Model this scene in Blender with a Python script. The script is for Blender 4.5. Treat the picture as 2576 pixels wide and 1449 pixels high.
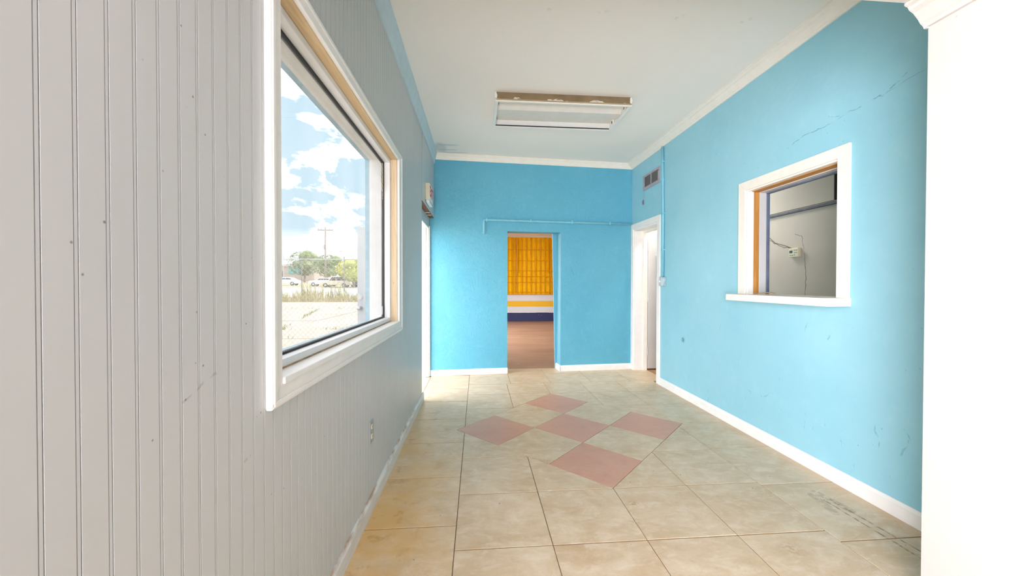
import bpy, math, random
from mathutils import Vector, Matrix
random.seed(7)
for o in list(bpy.data.objects): bpy.data.objects.remove(o)
sc = bpy.context.scene
COL = sc.collection

# ------------------------------------------------------------------ camera
CAM_H = 1.22
FPX = 1012.8
yaw, pit, rol = math.radians(4.888), math.radians(-0.664), math.radians(0.10)
F = Vector((math.sin(yaw)*math.cos(pit), math.cos(yaw)*math.cos(pit), math.sin(pit)))
R = Vector((math.cos(yaw), -math.sin(yaw), 0)); U = R.cross(F)
R, U = R*math.cos(rol)+U*math.sin(rol), U*math.cos(rol)-R*math.sin(rol)
cd = bpy.data.cameras.new('camera'); cam = bpy.data.objects.new('camera', cd); COL.objects.link(cam)
cd.sensor_width = 36; cd.sensor_fit = 'HORIZONTAL'; cd.lens = FPX/2576*36; cd.clip_start = .02; cd.clip_end = 600
m = Matrix.Identity(4)
for i in range(3):
    m[i][0], m[i][1], m[i][2] = R[i], U[i], -F[i]
m[0][3], m[1][3], m[2][3] = 0, 0, CAM_H
cam.matrix_world = m
sc.camera = cam

# ------------------------------------------------------------------ view
vs = sc.view_settings
vs.view_transform = 'Standard'; vs.look = 'None'; vs.gamma = 1; vs.use_curve_mapping = False
vs.exposure = 1.15
SKY = 4.6
sc.cycles.max_bounces = 14; sc.cycles.diffuse_bounces = 9; sc.cycles.transparent_max_bounces = 12

# ------------------------------------------------------------------ node helper
class NT:
    def __init__(self, nt): self.t = nt
    def n(self, typ, **kw):
        nd = self.t.nodes.new(typ)
        for k, v in kw.items(): setattr(nd, k, v)
        return nd
    def put(self, sock, v):
        if isinstance(v, bpy.types.NodeSocket): self.t.links.new(v, sock)
        elif v is not None:
            if hasattr(sock, 'default_value') and isinstance(v, (tuple, list)) and len(v) == 3 and sock.type == 'RGBA': v = (*v, 1)
            sock.default_value = v
    def math(self, op, a, b=None, c=None, clamp=False):
        nd = self.n('ShaderNodeMath', operation=op, use_clamp=clamp)
        for i, v in enumerate((a, b, c)):
            if v is not None: self.put(nd.inputs[i], v)
        return nd.outputs[0]
    def vmath(self, op, a, b=None):
        nd = self.n('ShaderNodeVectorMath', operation=op); self.put(nd.inputs[0], a)
        if b is not None: self.put(nd.inputs[1], b)
        return nd.outputs[0]
    def mix(self, f, a, b, typ='MIX'):
        nd = self.n('ShaderNodeMix', data_type='RGBA', blend_type=typ)
        self.put(nd.inputs[0], f); self.put(nd.inputs[6], a); self.put(nd.inputs[7], b); return nd.outputs[2]
    def ramp(self, f, lo, hi, a=0., b=1.):
        nd = self.n('ShaderNodeMapRange'); nd.clamp = True
        self.put(nd.inputs[0], f); nd.inputs[1].default_value = lo; nd.inputs[2].default_value = hi
        nd.inputs[3].default_value = a; nd.inputs[4].default_value = b; return nd.outputs[0]
    def noise(self, v, s, d=4., r=.5, dist=0.):
        nd = self.n('ShaderNodeTexNoise'); self.put(nd.inputs['Vector'], v); nd.inputs['Scale'].default_value = s
        nd.inputs['Detail'].default_value = d; nd.inputs['Roughness'].default_value = r; nd.inputs['Distortion'].default_value = dist
        return nd.outputs[0]
    def vor(self, v, s, feat='F1', rnd=1.):
        nd = self.n('ShaderNodeTexVoronoi', feature=feat); self.put(nd.inputs['Vector'], v); nd.inputs['Scale'].default_value = s
        nd.inputs['Randomness'].default_value = rnd
        return nd.outputs[0]
    def pos(self): return self.n('ShaderNodeNewGeometry').outputs['Position']
    def sep(self, v):
        nd = self.n('ShaderNodeSeparateXYZ'); self.put(nd.inputs[0], v); return nd.outputs
    def comb(self, x, y, z):
        nd = self.n('ShaderNodeCombineXYZ')
        for i, v in enumerate((x, y, z)): self.put(nd.inputs[i], v)
        return nd.outputs[0]
    def rnd(self): return self.n('ShaderNodeObjectInfo').outputs['Random']
    def scale(self, v, s): return self.vmath('MULTIPLY', v, s)
    def seg(self, u, v, p0, p1, w, wob=0., P=None, wsc=12., soft=.6):
        """0..1 mask of a wobbly thin line between two points of a wall (wear, scuffs, cracks)"""
        if wob:
            nz = self.noise(P, wsc, 3.)
            off = self.math('MULTIPLY', self.math('SUBTRACT', nz, .5), wob)
            v = self.math('ADD', v, off)
            nz2 = self.noise(P, wsc*.7+1, 2.)
            u = self.math('ADD', u, self.math('MULTIPLY', self.math('SUBTRACT', nz2, .5), wob))
        dx, dy = p1[0]-p0[0], p1[1]-p0[1]; L2 = dx*dx+dy*dy
        a = self.math('SUBTRACT', u, p0[0]); b = self.math('SUBTRACT', v, p0[1])
        t = self.math('ADD', self.math('MULTIPLY', a, dx/L2), self.math('MULTIPLY', b, dy/L2), clamp=True)
        ex = self.math('SUBTRACT', a, self.math('MULTIPLY', t, dx)); ey = self.math('SUBTRACT', b, self.math('MULTIPLY', t, dy))
        d = self.math('SQRT', self.math('ADD', self.math('MULTIPLY', ex, ex), self.math('MULTIPLY', ey, ey)))
        return self.ramp(d, w*soft, w, 1., 0.)
    def spot(self, u, v, c, ru, rv, soft=.5, P=None, wob=0.):
        a = self.math('DIVIDE', self.math('SUBTRACT', u, c[0]), ru); b = self.math('DIVIDE', self.math('SUBTRACT', v, c[1]), rv)
        d = self.math('SQRT', self.math('ADD', self.math('MULTIPLY', a, a), self.math('MULTIPLY', b, b)))
        if wob: d = self.math('ADD', d, self.math('MULTIPLY', self.math('SUBTRACT', self.noise(P, 9., 5.), .5), wob))
        return self.ramp(d, soft, 1., 1., 0.)

MATS = {}
def srgb(r, g, b):
    f = lambda c: (c/255/12.92) if c/255 <= .04045 else ((c/255+.055)/1.055)**2.4
    return (f(r), f(g), f(b))
def mat(name, build):
    if name in MATS: return MATS[name]
    mt = bpy.data.materials.new(name); mt.use_nodes = True
    g = NT(mt.node_tree); bs = mt.node_tree.nodes['Principled BSDF']
    build(g, bs); MATS[name] = mt; return mt
def bump(g, bs, h, st=.2, dist=.01):
    nd = g.n('ShaderNodeBump'); nd.inputs['Strength'].default_value = st; nd.inputs['Distance'].default_value = dist
    g.put(nd.inputs['Height'], h); g.put(bs.inputs['Normal'], nd.outputs[0])
def plain(name, col, rough=.55, metal=0., var=.06, sc_=14., spec=.5, bmp=0.):
    def b(g, bs):
        P = g.pos(); nz = g.noise(P, sc_, 5.)
        c = g.mix(g.ramp(nz, .3, .7), tuple(x*(1-var) for x in col), tuple(min(1, x*(1+var)) for x in col))
        g.put(bs.inputs['Base Color'], c); bs.inputs['Roughness'].default_value = rough; bs.inputs['Metallic'].default_value = metal
        bs.inputs['Specular IOR Level'].default_value = spec
        if bmp: bump(g, bs, g.noise(P, sc_*4, 4.), bmp, .004)
    return mat(name, b)

# ------------------------------------------------------------------ world: blue sky with white cumulus
w = bpy.data.worlds.new('sky'); sc.world = w; w.use_nodes = True
g = NT(w.node_tree); bg = w.node_tree.nodes['Background']
D = g.n('ShaderNodeTexCoord').outputs['Generated']
sx, sy, sz = g.sep(D)
V = g.comb(sx, sy, g.math('MULTIPLY', sz, 1.9))
big = g.noise(V, 5.2, 10., .55, .25); small = g.noise(V, 15., 8., .6)
cl = g.math('ADD', g.math('MULTIPLY', big, .8), g.math('MULTIPLY', small, .2))
cov = g.ramp(cl, .455, .53)
blue = g.mix(g.ramp(sz, 0., .75), (.255, .325, .36), (.19, .30, .375))
white = g.mix(g.ramp(small, .38, .62), (.98, .945, .975), (1.42, 1.32, 1.34))
skyc = g.mix(cov, blue, white)
skyc = g.mix(g.ramp(sz, 0., .12), (.98, .96, .97), skyc)
skyc = g.mix(g.ramp(sz, -.06, -.01), (.62, .58, .50), skyc)
g.put(bg.inputs['Color'], skyc); bg.inputs['Strength'].default_value = SKY

# ------------------------------------------------------------------ sun, high on the far side of the building
sd = bpy.data.lights.new('sun', 'SUN'); sd.energy = 6.3; sd.angle = math.radians(.6); sd.color = (1, .89, .84)
so = bpy.data.objects.new('sun', sd); COL.objects.link(so)
so.rotation_euler = Vector((-.80, -.22, -1.25)).to_track_quat('-Z', 'Y').to_euler()
so.location = (20, 6, 30)

# added fill lights: at the unseen opening behind the viewer, and in the little room
def area_light(name, loc, aim, sx, sy, watt, col_, spread=180):
    ld = bpy.data.lights.new(name, 'AREA'); ld.shape = 'RECTANGLE'; ld.size = sx; ld.size_y = sy; ld.energy = watt; ld.color = col_; ld.spread = math.radians(spread)
    lo_ = bpy.data.objects.new(name, ld); COL.objects.link(lo_); lo_.location = loc
    lo_.rotation_euler = (Vector(aim)-Vector(loc)).to_track_quat('-Z', 'Y').to_euler(); return lo_
area_light('front_opening_fill', (-.77, -1.42, 1.13), (1.3, 3.0, 2.2), 1.7, 2.0, 92, (.985, .945, 1.02), 130)  # added area light, boosts what the unseen opening lets in
area_light('little_room_fill', (2.80, 4.95, 2.60), (2.80, 4.6, 0), .3, .9, 20, (1, .93, .86))  # added fill with no fixture, brightens the little room and its door

# ------------------------------------------------------------------ geometry helpers
ORG = {}
class MB:
    def __init__(self): self.v = []; self.f = []
    def add(self, vs_, fs):
        k = len(self.v); self.v += [tuple(x) for x in vs_]; self.f += [tuple(i+k for i in f) for f in fs]; return self
    def box(self, x0, x1, y0, y1, z0, z1):
        return self.add([(x0,y0,z0),(x1,y0,z0),(x1,y1,z0),(x0,y1,z0),(x0,y0,z1),(x1,y0,z1),(x1,y1,z1),(x0,y1,z1)],
                        [(0,3,2,1),(4,5,6,7),(0,1,5,4),(1,2,6,5),(2,3,7,6),(3,0,4,7)])
    def prism(self, poly, fn, a, b):
        """poly: 2-D outline; fn(u,v,t) -> 3-D; extruded from t=a to t=b"""
        n = len(poly); vs_ = [fn(u, v, a) for u, v in poly]+[fn(u, v, b) for u, v in poly]
        fs = [tuple(range(n))[::-1], tuple(range(n, 2*n))]+[(i, (i+1) % n, n+(i+1) % n, n+i) for i in range(n)]
        return self.add(vs_, fs)
    def tube(self, pts, r, n=8, caps=True):
        pts = [Vector(p) for p in pts]; rs = r if isinstance(r, (list, tuple)) else [r]*len(pts)
        vs_ = []; fs = []
        for i, p in enumerate(pts):
            d = (pts[min(i+1, len(pts)-1)]-pts[max(i-1, 0)]).normalized()
            a = d.orthogonal().normalized() if i == 0 else (a-d*a.dot(d)).normalized()
            b = d.cross(a)
            for k in range(n):
                t = 2*math.pi*k/n; vs_.append(p+(a*math.cos(t)+b*math.sin(t))*rs[i])
        for i in range(len(pts)-1):
            for k in range(n): fs.append((i*n+k, i*n+(k+1) % n, (i+1)*n+(k+1) % n, (i+1)*n+k))
        if caps: fs += [tuple(range(n))[::-1], tuple(range((len(pts)-1)*n, len(pts)*n))]
        return self.add(vs_, fs)
    def ico(self, c, r, sub=2, jit=0., sq=(1, 1, 1)):
        import bmesh
        bm = bmesh.new(); bmesh.ops.create_icosphere(bm, subdivisions=sub, radius=1)
        vs_ = []
        for v in bm.verts:
            k = 1+random.uniform(-jit, jit)
            vs_.append((c[0]+v.co.x*r*k*sq[0], c[1]+v.co.y*r*k*sq[1], c[2]+v.co.z*r*k*sq[2]))
        self.add(vs_, [[v.index for v in f.verts] for f in bm.faces]); bm.free(); return self
    def build(self, name, material, parent=None, bev=0., smooth=False, local=None, seg=2):
        org = ORG.get(parent.name, Vector((0,0,0))) if parent else (Vector(local) if local else None)
        if org is None:
            xs = [v[0] for v in self.v]; ys = [v[1] for v in self.v]; zs = [v[2] for v in self.v]
            org = Vector(((min(xs)+max(xs))/2, (min(ys)+max(ys))/2, min(zs)))
        me = bpy.data.meshes.new(name); me.from_pydata([tuple(Vector(v)-org) for v in self.v], [], self.f)
        import bmesh
        bm = bmesh.new(); bm.from_mesh(me); bmesh.ops.recalc_face_normals(bm, faces=bm.faces); bm.to_mesh(me); bm.free()
        if smooth:
            for p in me.polygons: p.use_smooth = True
        o = bpy.data.objects.new(name, me); COL.objects.link(o); me.materials.append(material)
        if parent: o.parent = parent; ORG[o.name] = org
        else: o.location = org; ORG[o.name] = org
        if bev:
            md = o.modifiers.new('bevel', 'BEVEL'); md.width = bev; md.segments = seg; md.limit_method = 'ANGLE'; md.angle_limit = math.radians(40)
        return o
def bx(*a): return MB().box(*a)
def tag(o, label, cat, group=None, kind=None):
    o['label'] = label; o['category'] = cat
    if group: o['group'] = group
    if kind: o['kind'] = kind
    return o
def thing(name, loc, label, cat, group=None, kind=None):
    o = bpy.data.objects.new(name, None); COL.objects.link(o); o.location = loc; o.empty_display_size = .1
    ORG[o.name] = Vector(loc); return tag(o, label, cat, group, kind)
def struct(o, label, cat): return tag(o, label, cat, kind='structure')
def panel(fn, u0, u1, v0, v1, t0, t1, holes):
    """a wall slab with rectangular holes; fn(u,v,t)->xyz"""
    us = sorted({u0, u1}|{h[0] for h in holes}|{h[1] for h in holes}); vs_ = sorted({v0, v1}|{h[2] for h in holes}|{h[3] for h in holes})
    us = [u for u in us if u0 <= u <= u1]; vs_ = [v for v in vs_ if v0 <= v <= v1]
    solid = lambda i, j: 0 <= i < len(us)-1 and 0 <= j < len(vs_)-1 and not any(h[0] <= (us[i]+us[i+1])/2 <= h[1] and h[2] <= (vs_[j]+vs_[j+1])/2 <= h[3] for h in holes)
    mb = MB(); idx = {}
    def vert(i, j, t):
        k = (i, j, t)
        if k not in idx: idx[k] = len(mb.v); mb.v.append(tuple(fn(us[i], vs_[j], t)))
        return idx[k]
    for i in range(len(us)-1):
        for j in range(len(vs_)-1):
            if not solid(i, j): continue
            for t in (t0, t1): mb.f.append(tuple(vert(a, b, t) for a, b in ((i, j), (i+1, j), (i+1, j+1), (i, j+1))))
            for (di, dj, e) in ((-1, 0, ((i, j), (i, j+1))), (1, 0, ((i+1, j), (i+1, j+1))), (0, -1, ((i, j), (i+1, j))), (0, 1, ((i, j+1), (i+1, j+1)))):
                if not solid(i+di, j+dj):
                    (a, b), (c, d) = e; mb.f.append((vert(a, b, t0), vert(c, d, t0), vert(c, d, t1), vert(a, b, t1)))
    return mb
def frame_polys(u0, u1, v0, v1, wl, wr, wb, wt):
    """four mitred outlines around a rectangle (outer size): left, right, bottom, top"""
    a, b, c, d = u0+wl, u1-wr, v0+wb, v1-wt
    return {'left': [(u0, v0), (a, c), (a, d), (u0, v1)], 'right': [(u1, v0), (u1, v1), (b, d), (b, c)],
            'bottom': [(u0, v0), (u1, v0), (b, c), (a, c)], 'top': [(u0, v1), (a, d), (b, d), (u1, v1)]}
fX = lambda u, v, t: (t, u, v)      # outline in (Y, Z), extruded along X
fY = lambda u, v, t: (u, t, v)      # outline in (X, Z), extruded along Y
fZ = lambda u, v, t: (u, v, t)      # outline in (X, Y), extruded along Z

# ------------------------------------------------------------------ dimensions
XL, XR = -.572, 2.194
CEIL = 2.92
YB0, YB1 = 5.36, 5.585            # back wall at XL and at XR (the room is slightly out of square)
SLOPE = (YB1-YB0)/(XR-XL)
def yb(x): return YB0+(x-XL)*SLOPE
fB = lambda u, v, t: (u-t*SLOPE, yb(u)+t, v)      # outline on the back wall (X, Z), t = depth into it
YN = 1.38                          # the low ceiling and the white pier end here
WEND = .573+73*.0505               # far end of the beadboard wall
WX = -.785                         # outer face of the left wall

# ------------------------------------------------------------------ materials
def blue_wall(name, right):
    def b(g, bs):
        P = g.pos(); x, y, z = g.sep(P)
        n1 = g.noise(P, 1.6, 5., .55); n2 = g.noise(P, 9., 6., .6)
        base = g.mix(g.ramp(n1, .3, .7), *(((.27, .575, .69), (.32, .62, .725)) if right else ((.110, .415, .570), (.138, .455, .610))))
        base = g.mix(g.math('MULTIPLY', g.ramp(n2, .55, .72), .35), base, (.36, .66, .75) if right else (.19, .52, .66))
        # small chips and grey-blue scuffs
        sp = g.vor(g.vmath('ADD', P, g.scale(g.n('ShaderNodeTexNoise').outputs[1], (.05,)*3)), 17.)
        gate = g.ramp(g.noise(P, 3.1, 3.), .53, .66)
        base = g.mix(g.math('MULTIPLY', g.math('MULTIPLY', g.ramp(sp, .05, .11, 1., 0.), gate), .6), base, (.07, .27, .36))
        low = g.math('MULTIPLY', g.ramp(g.noise(g.scale(P, (1, 1, .35)), 34., 4., .7), .64, .72), g.ramp(z, .1, .75, .55, 0.))
        base = g.mix(low, base, (.10, .30, .38))
        hgt = g.math('ADD', g.math('MULTIPLY', g.noise(P, 4.5, 5., .55, .8), 1.), g.math('MULTIPLY', n2, .35))
        if right:
            for (p0, p1, ww, wob, amt) in (((2.70, 2.195), (2.42, 2.225), .0035, .05, .6), ((2.42, 2.225), (2.02, 2.25), .0028, .05, .5), ((2.02, 2.25), (1.70, 2.29), .0025, .03, .35),
                                           ((2.28, 2.245), (2.37, 2.285), .0025, .03, .4), ((1.98, 2.265), (1.90, 2.31), .0035, .04, .5)):
                s_ = g.math('MULTIPLY', g.math('MULTIPLY', g.seg(y, z, p0, p1, ww, wob*1.6, P, 9.), g.ramp(g.noise(P, 17., 3.), .42, .55)), amt)
                base = g.mix(s_, base, (.04, .17, .26)); hgt = g.math('SUBTRACT', hgt, g.math('MULTIPLY', s_, .5))
            for (p0, p1) in (((3.46, .86), (3.49, .80)), ((2.50, .96), (2.53, .90)), ((2.32, .93), (2.35, .87)), ((1.87, .42), (1.90, .33)), ((1.86, .43), (1.885, .46)), ((2.05, .45), (2.02, .33)), ((3.1, .36), (3.05, .35)), ((2.85, .38), (2.9, .36))):
                base = g.mix(g.math('MULTIPLY', g.math('MULTIPLY', g.seg(y, z, p0, p1, .005, .06, P, 16.), g.ramp(g.noise(P, 30., 3.), .40, .58)), .45), base, (.08, .30, .38))
        else:
            for c in ((.19, 2.18), (.28, 2.17)):
                rr = g.spot(x, z, c, .045, .045, .93, P, .12); ri = g.spot(x, z, c, .04, .04, .93, P, .12)
                hgt = g.math('ADD', hgt, g.math('MULTIPLY', g.math('SUBTRACT', rr, ri), .35))
            base = g.mix(g.math('MULTIPLY', g.seg(x, z, (1.30, 1.42), (1.335, 1.33), .006, .03, P), .5), base, (.06, .25, .34))
            # trowelled swirls of the plaster
            sw = g.noise(g.scale(P, (1, 1, .8)), 6., 3., .45, 2.2)
            hgt = g.math('ADD', hgt, g.math('MULTIPLY', g.ramp(g.math('ABSOLUTE', g.math('SUBTRACT', sw, .5)), 0., .03, 1., 0.), .4))
        g.put(bs.inputs['Base Color'], base); bs.inputs['Roughness'].default_value = .5; bs.inputs['Specular IOR Level'].default_value = .35
        bump(g, bs, hgt, .35, .012)
    return mat(name, b)
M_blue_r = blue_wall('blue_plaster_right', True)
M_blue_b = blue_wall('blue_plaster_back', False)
M_bluepaint = plain('blue_paint', (.20, .535, .665), .45)
M_white = plain('white_trim', (.86, .855, .835), .42, var=.03)
M_cream = plain('cream_trim', (.86, .825, .745), .45, var=.03)
M_palecove = plain('pale_blue_cove', (.55, .68, .74), .5, var=.05)
M_alu = plain('white_frame', (.82, .82, .82), .35, var=.02)
M_black = plain('black_gasket', (.018, .018, .02), .6)
M_dark = plain('dark_gap', (.03, .027, .025), .9)
M_grey_door = plain('grey_door', (.60, .585, .575), .45, var=.04, sc_=5.)
M_steel = plain('steel_plate', (.42, .46, .48), .38, metal=.6)
M_ivory = plain('ivory_plastic', (.72, .66, .48), .4)
M_tan = plain('tan_metal', (.42, .32, .19), .6, var=.12, sc_=9.)
M_red = plain('red_letter', (.60, .03, .05), .5)
M_redbrown = plain('brown_handle', (.20, .06, .045), .5)
M_screw = plain('bare_metal', (.55, .54, .50), .35, metal=.8)
M_green = plain('green_socket', (.03, .22, .10), .5)
M_lcd = plain('dark_screen', (.10, .10, .085), .3)

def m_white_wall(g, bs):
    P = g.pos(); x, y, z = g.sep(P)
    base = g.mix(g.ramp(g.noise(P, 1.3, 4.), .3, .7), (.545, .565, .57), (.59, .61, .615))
    # dark fly specks and scuffs
    sp = g.vor(P, 19.); gate = g.ramp(g.noise(P, 4.7, 2.), .46, .54)
    base = g.mix(g.math('MULTIPLY', g.math('MULTIPLY', g.ramp(sp, .030, .06, 1., 0.), gate), .75), base, (.10, .09, .085))
    for (p0, p1, ww) in (((.835, .985), (.93, 1.02), .0035), ((.895, 1.01), (.95, 1.018), .002), ((1.035, .78), (1.06, .79), .003)):
        base = g.mix(g.math('MULTIPLY', g.math('MULTIPLY', g.seg(y, z, p0, p1, ww, .03, P, 22.), g.ramp(g.noise(P, 40., 3.), .42, .56)), .4), base, (.28, .27, .24))
    for (p0, p1) in (((3.18, 2.05), (3.75, 1.62)), ((3.5, 1.95), (3.62, 1.86))):
        base = g.mix(g.math('MULTIPLY', g.math('MULTIPLY', g.seg(y, z, p0, p1, .005, .02, P), g.ramp(g.noise(P, 9.), .48, .56)), .5), base, (.3, .3, .31))
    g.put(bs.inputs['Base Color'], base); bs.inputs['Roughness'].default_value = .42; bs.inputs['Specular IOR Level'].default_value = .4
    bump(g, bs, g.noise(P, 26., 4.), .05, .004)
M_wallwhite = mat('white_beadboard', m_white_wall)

def m_ceil(g, bs):
    P = g.pos(); x, y, z = g.sep(P)
    base = g.mix(g.ramp(g.noise(P, 1.1, 4.), .3, .7), (.90, .85, .785), (.92, .875, .815))
    for (c, ru, rv) in (((-.36, 5.02), .16, .035), ((-.38, 5.20), .14, .03), ((-.30, 5.30), .22, .03), ((-.47, 5.12), .10, .22)):
        base = g.mix(g.math('MULTIPLY', g.spot(x, y, c, ru, rv, .55, P, .5), .45), base, (.38, .47, .52))
    g.put(bs.inputs['Base Color'], base); bs.inputs['Roughness'].default_value = .7
    bump(g, bs, g.noise(P, 7., 4.), .06, .01)
M_ceil = mat('ceiling_paint', m_ceil)
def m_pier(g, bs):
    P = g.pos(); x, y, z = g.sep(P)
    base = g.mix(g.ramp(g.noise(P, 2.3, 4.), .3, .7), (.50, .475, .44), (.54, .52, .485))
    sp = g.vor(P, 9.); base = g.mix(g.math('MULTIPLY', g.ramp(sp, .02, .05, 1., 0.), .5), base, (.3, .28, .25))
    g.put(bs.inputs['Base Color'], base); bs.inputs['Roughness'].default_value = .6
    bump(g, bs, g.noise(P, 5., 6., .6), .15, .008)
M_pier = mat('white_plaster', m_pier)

def tile_mat(name, c0, c1, c2, dirt):
    def b(g, bs):
        P = g.pos(); x, y, z = g.sep(P); rn = g.rnd()
        off = g.comb(g.math('MULTIPLY', rn, 37.), g.math('MULTIPLY', rn, 91.), 0.)
        Q = g.vmath('ADD', P, off)
        n1 = g.noise(Q, 4.2, 8., .62, .7); n2 = g.noise(g.scale(Q, (1, 1.7, 1)), 9., 10., .72, .6); n3 = g.noise(Q, 46., 6., .6)
        base = g.mix(g.ramp(n1, .32, .68), c0, c1)
        base = g.mix(g.math('MULTIPLY', g.ramp(n2, .48, .68), .65), base, c2)
        base = g.mix(g.math('MULTIPLY', g.ramp(n2, .30, .44, 1., 0.), .45), base, tuple(q*.78 for q in c0))
        base = g.mix(g.math('MULTIPLY', g.ramp(n3, .58, .74), .22), base, tuple(q*.62 for q in c0))
        base = g.mix(g.math('MULTIPLY', g.math('SUBTRACT', rn, .5), .22), base, (1., .93, .84), 'MULTIPLY')
        if dirt:
            # rusty grime along the beadboard wall and by the walls
            gr = g.math('MULTIPLY', g.ramp(x, -.42, -.06, 1., 0.), g.ramp(y, 1.8, 4.4, 1., .2))
            gr = g.math('MULTIPLY', gr, g.ramp(g.noise(P, 2.6, 6., .6), .30, .54))
            base = g.mix(g.math('MULTIPLY', gr, .9), base, (.66, .40, .125))
            gr2 = g.math('MULTIPLY', g.ramp(g.noise(P, 9., 6., .65), .56, .68), g.ramp(x, -.55, .0, .7, 0.))
            base = g.mix(gr2, base, (.40, .21, .06))
            edge = g.math('MULTIPLY', g.ramp(x, 2.06, 2.18, 0., .55), g.ramp(g.noise(P, 4., 4.), .3, .65))
            base = g.mix(edge, base, (.62, .42, .23))
            # tyre-like scrape lines by the white pier
            for (p0, p1, ww, am) in (((1.95, 2.10), (1.97, 1.45), .007, .75), ((1.985, 2.12), (2.03, 1.45), .007, .75), ((1.93, 2.16), (1.90, 1.98), .03, .35), ((1.975, 2.18), (2.0, 1.99), .03, .4)):
                s_ = g.math('MULTIPLY', g.seg(x, y, p0, p1, ww, .012, P, 20.), g.ramp(g.noise(P, 26., 4., .7), .40, .54))
                base = g.mix(g.math('MULTIPLY', s_, am), base, (.17, .10, .055))
            for (c, r_, am) in (((.865, 2.16), .034, .75), ((.80, 1.98), .05, .4), ((.47, 2.72), .06, .35), ((1.45, 1.72), .06, .5), ((1.72, 2.62), .03, .3), ((1.70, 3.18), .09, .45), ((1.58, 4.80), .07, .55), ((.50, 4.72), .04, .5), ((1.87, 2.66), .022, .5), ((1.96, 4.6), .05, .4)):
                s_ = g.math('MULTIPLY', g.math('MULTIPLY', g.spot(x, y, c, r_, r_, .35, P, 1.6), g.ramp(g.noise(P, 60., 3.), .42, .58)), am)
                base = g.mix(s_, base, (.36, .20, .09))
        sp = g.vor(P, 7.); base = g.mix(g.math('MULTIPLY', g.ramp(sp, .02, .035, 1., 0.), .8), base, (.09, .05, .03))
        g.put(bs.inputs['Base Color'], base); g.put(bs.inputs['Roughness'], g.ramp(n2, .3, .7, .34, .5)); bs.inputs['Specular IOR Level'].default_value = .45
        bump(g, bs, n2, .06, .004)
    return mat(name, b)
M_tile = tile_mat('beige_tile', (.545, .395, .235), (.665, .535, .37), (.77, .67, .54), True)
M_pink = tile_mat('rose_tile', (.57, .295, .205), (.62, .345, .245), (.63, .39, .29), False)
M_grout = plain('grout', (.22, .155, .10), .9, var=.25, sc_=30.)

def wood(name, a, b_, axis):
    def b(g, bs):
        P = g.pos(); k = {'y': (14, .9, 14), 'z': (14, 14, .9)}[axis]
        nz = g.noise(g.scale(P, k), 3.2, 6., .6, 1.4)
        base = g.mix(g.ramp(nz, .35, .65), a, b_)
        sp = g.vor(P, 16.); base = g.mix(g.math('MULTIPLY', g.ramp(sp, .03, .06, 1., 0.), .5), base, (.10, .06, .03))
        g.put(bs.inputs['Base Color'], base); bs.inputs['Roughness'].default_value = .6
    return mat(name, b)
M_pine_y = wood('pine_liner_y', (.62, .44, .23), (.72, .55, .33), 'y')
M_pine_z = wood('pine_liner_z', (.62, .47, .28), (.74, .60, .42), 'z')
M_stud_z = wood('stud_wood_z', (.46, .20, .04), (.58, .30, .075), 'z')
M_stud_y = wood('stud_wood_y', (.46, .20, .04), (.58, .30, .075), 'y')
M_brown = plain('brown_fibreboard', (.22, .10, .055), .9, var=.3, sc_=40.)
M_dirtstrip = plain('dusty_joint', (.40, .27, .15), .9, var=.3, sc_=30.)

def m_glass(g, bs):
    # dusty pane with a dark tint added to dim the bright outside, a film of dust scatters a little
    nt = g.t; out = nt.nodes['Material Output']
    P = g.pos()
    tr = g.n('ShaderNodeBsdfTransparent'); tr.inputs[0].default_value = (.490, .495, .498, 1)
    df = g.n('ShaderNodeBsdfTranslucent'); df.inputs[0].default_value = (.8, .8, .78, 1)
    gl = g.n('ShaderNodeBsdfGlossy'); gl.inputs['Roughness'].default_value = .02
    m1 = g.n('ShaderNodeMixShader'); g.put(m1.inputs[0], g.ramp(g.noise(g.scale(P, (1, 1, .5)), 3., 6., .6), .3, .75, .02, .07))
    g.put(m1.inputs[1], tr.outputs[0]); g.put(m1.inputs[2], df.outputs[0])
    m2 = g.n('ShaderNodeMixShader'); m2.inputs[0].default_value = .03
    g.put(m2.inputs[1], m1.outputs[0]); g.put(m2.inputs[2], gl.outputs[0]); g.put(out.inputs[0], m2.outputs[0])
M_glass = mat('dusty_glass', m_glass)

# ================================================================== LARGE STRUCTURE
# --- floor: mortar bed with every tile laid on it
floor = struct(bx(WX-.02, XR+.20, -2.6, 5.74, -.12, -.0035).build('floor', M_grout), 'beige tiled floor with a diamond of rose and beige tiles', 'floor')
def clip(poly, a, b, c):
    """keep the side where a*x+b*y <= c"""
    out = []
    for i in range(len(poly)):
        p, q = poly[i], poly[(i+1) % len(poly)]
        dp, dq = a*p[0]+b*p[1]-c, a*q[0]+b*q[1]-c
        if dp <= 0: out.append(p)
        if (dp < 0 < dq) or (dq < 0 < dp):
            t = dp/(dp-dq); out.append((p[0]+(q[0]-p[0])*t, p[1]+(q[1]-p[1])*t))
    return out
def area(p): return abs(sum(p[i][0]*p[(i+1) % len(p)][1]-p[(i+1) % len(p)][0]*p[i][1] for i in range(len(p))))/2
GAP = .0046
DC, HX, HY = (.806, 3.362), .976, 1.034       # the diamond
def halfplanes(grow):
    L = math.hypot(1/HX, 1/HY); k = 1+grow*L
    return [(sx_/HX, sy_/HY, k+sx_*DC[0]/HX+sy_*DC[1]/HY) for sx_ in (1, -1) for sy_ in (1, -1)]
tile_cache = {}
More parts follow.
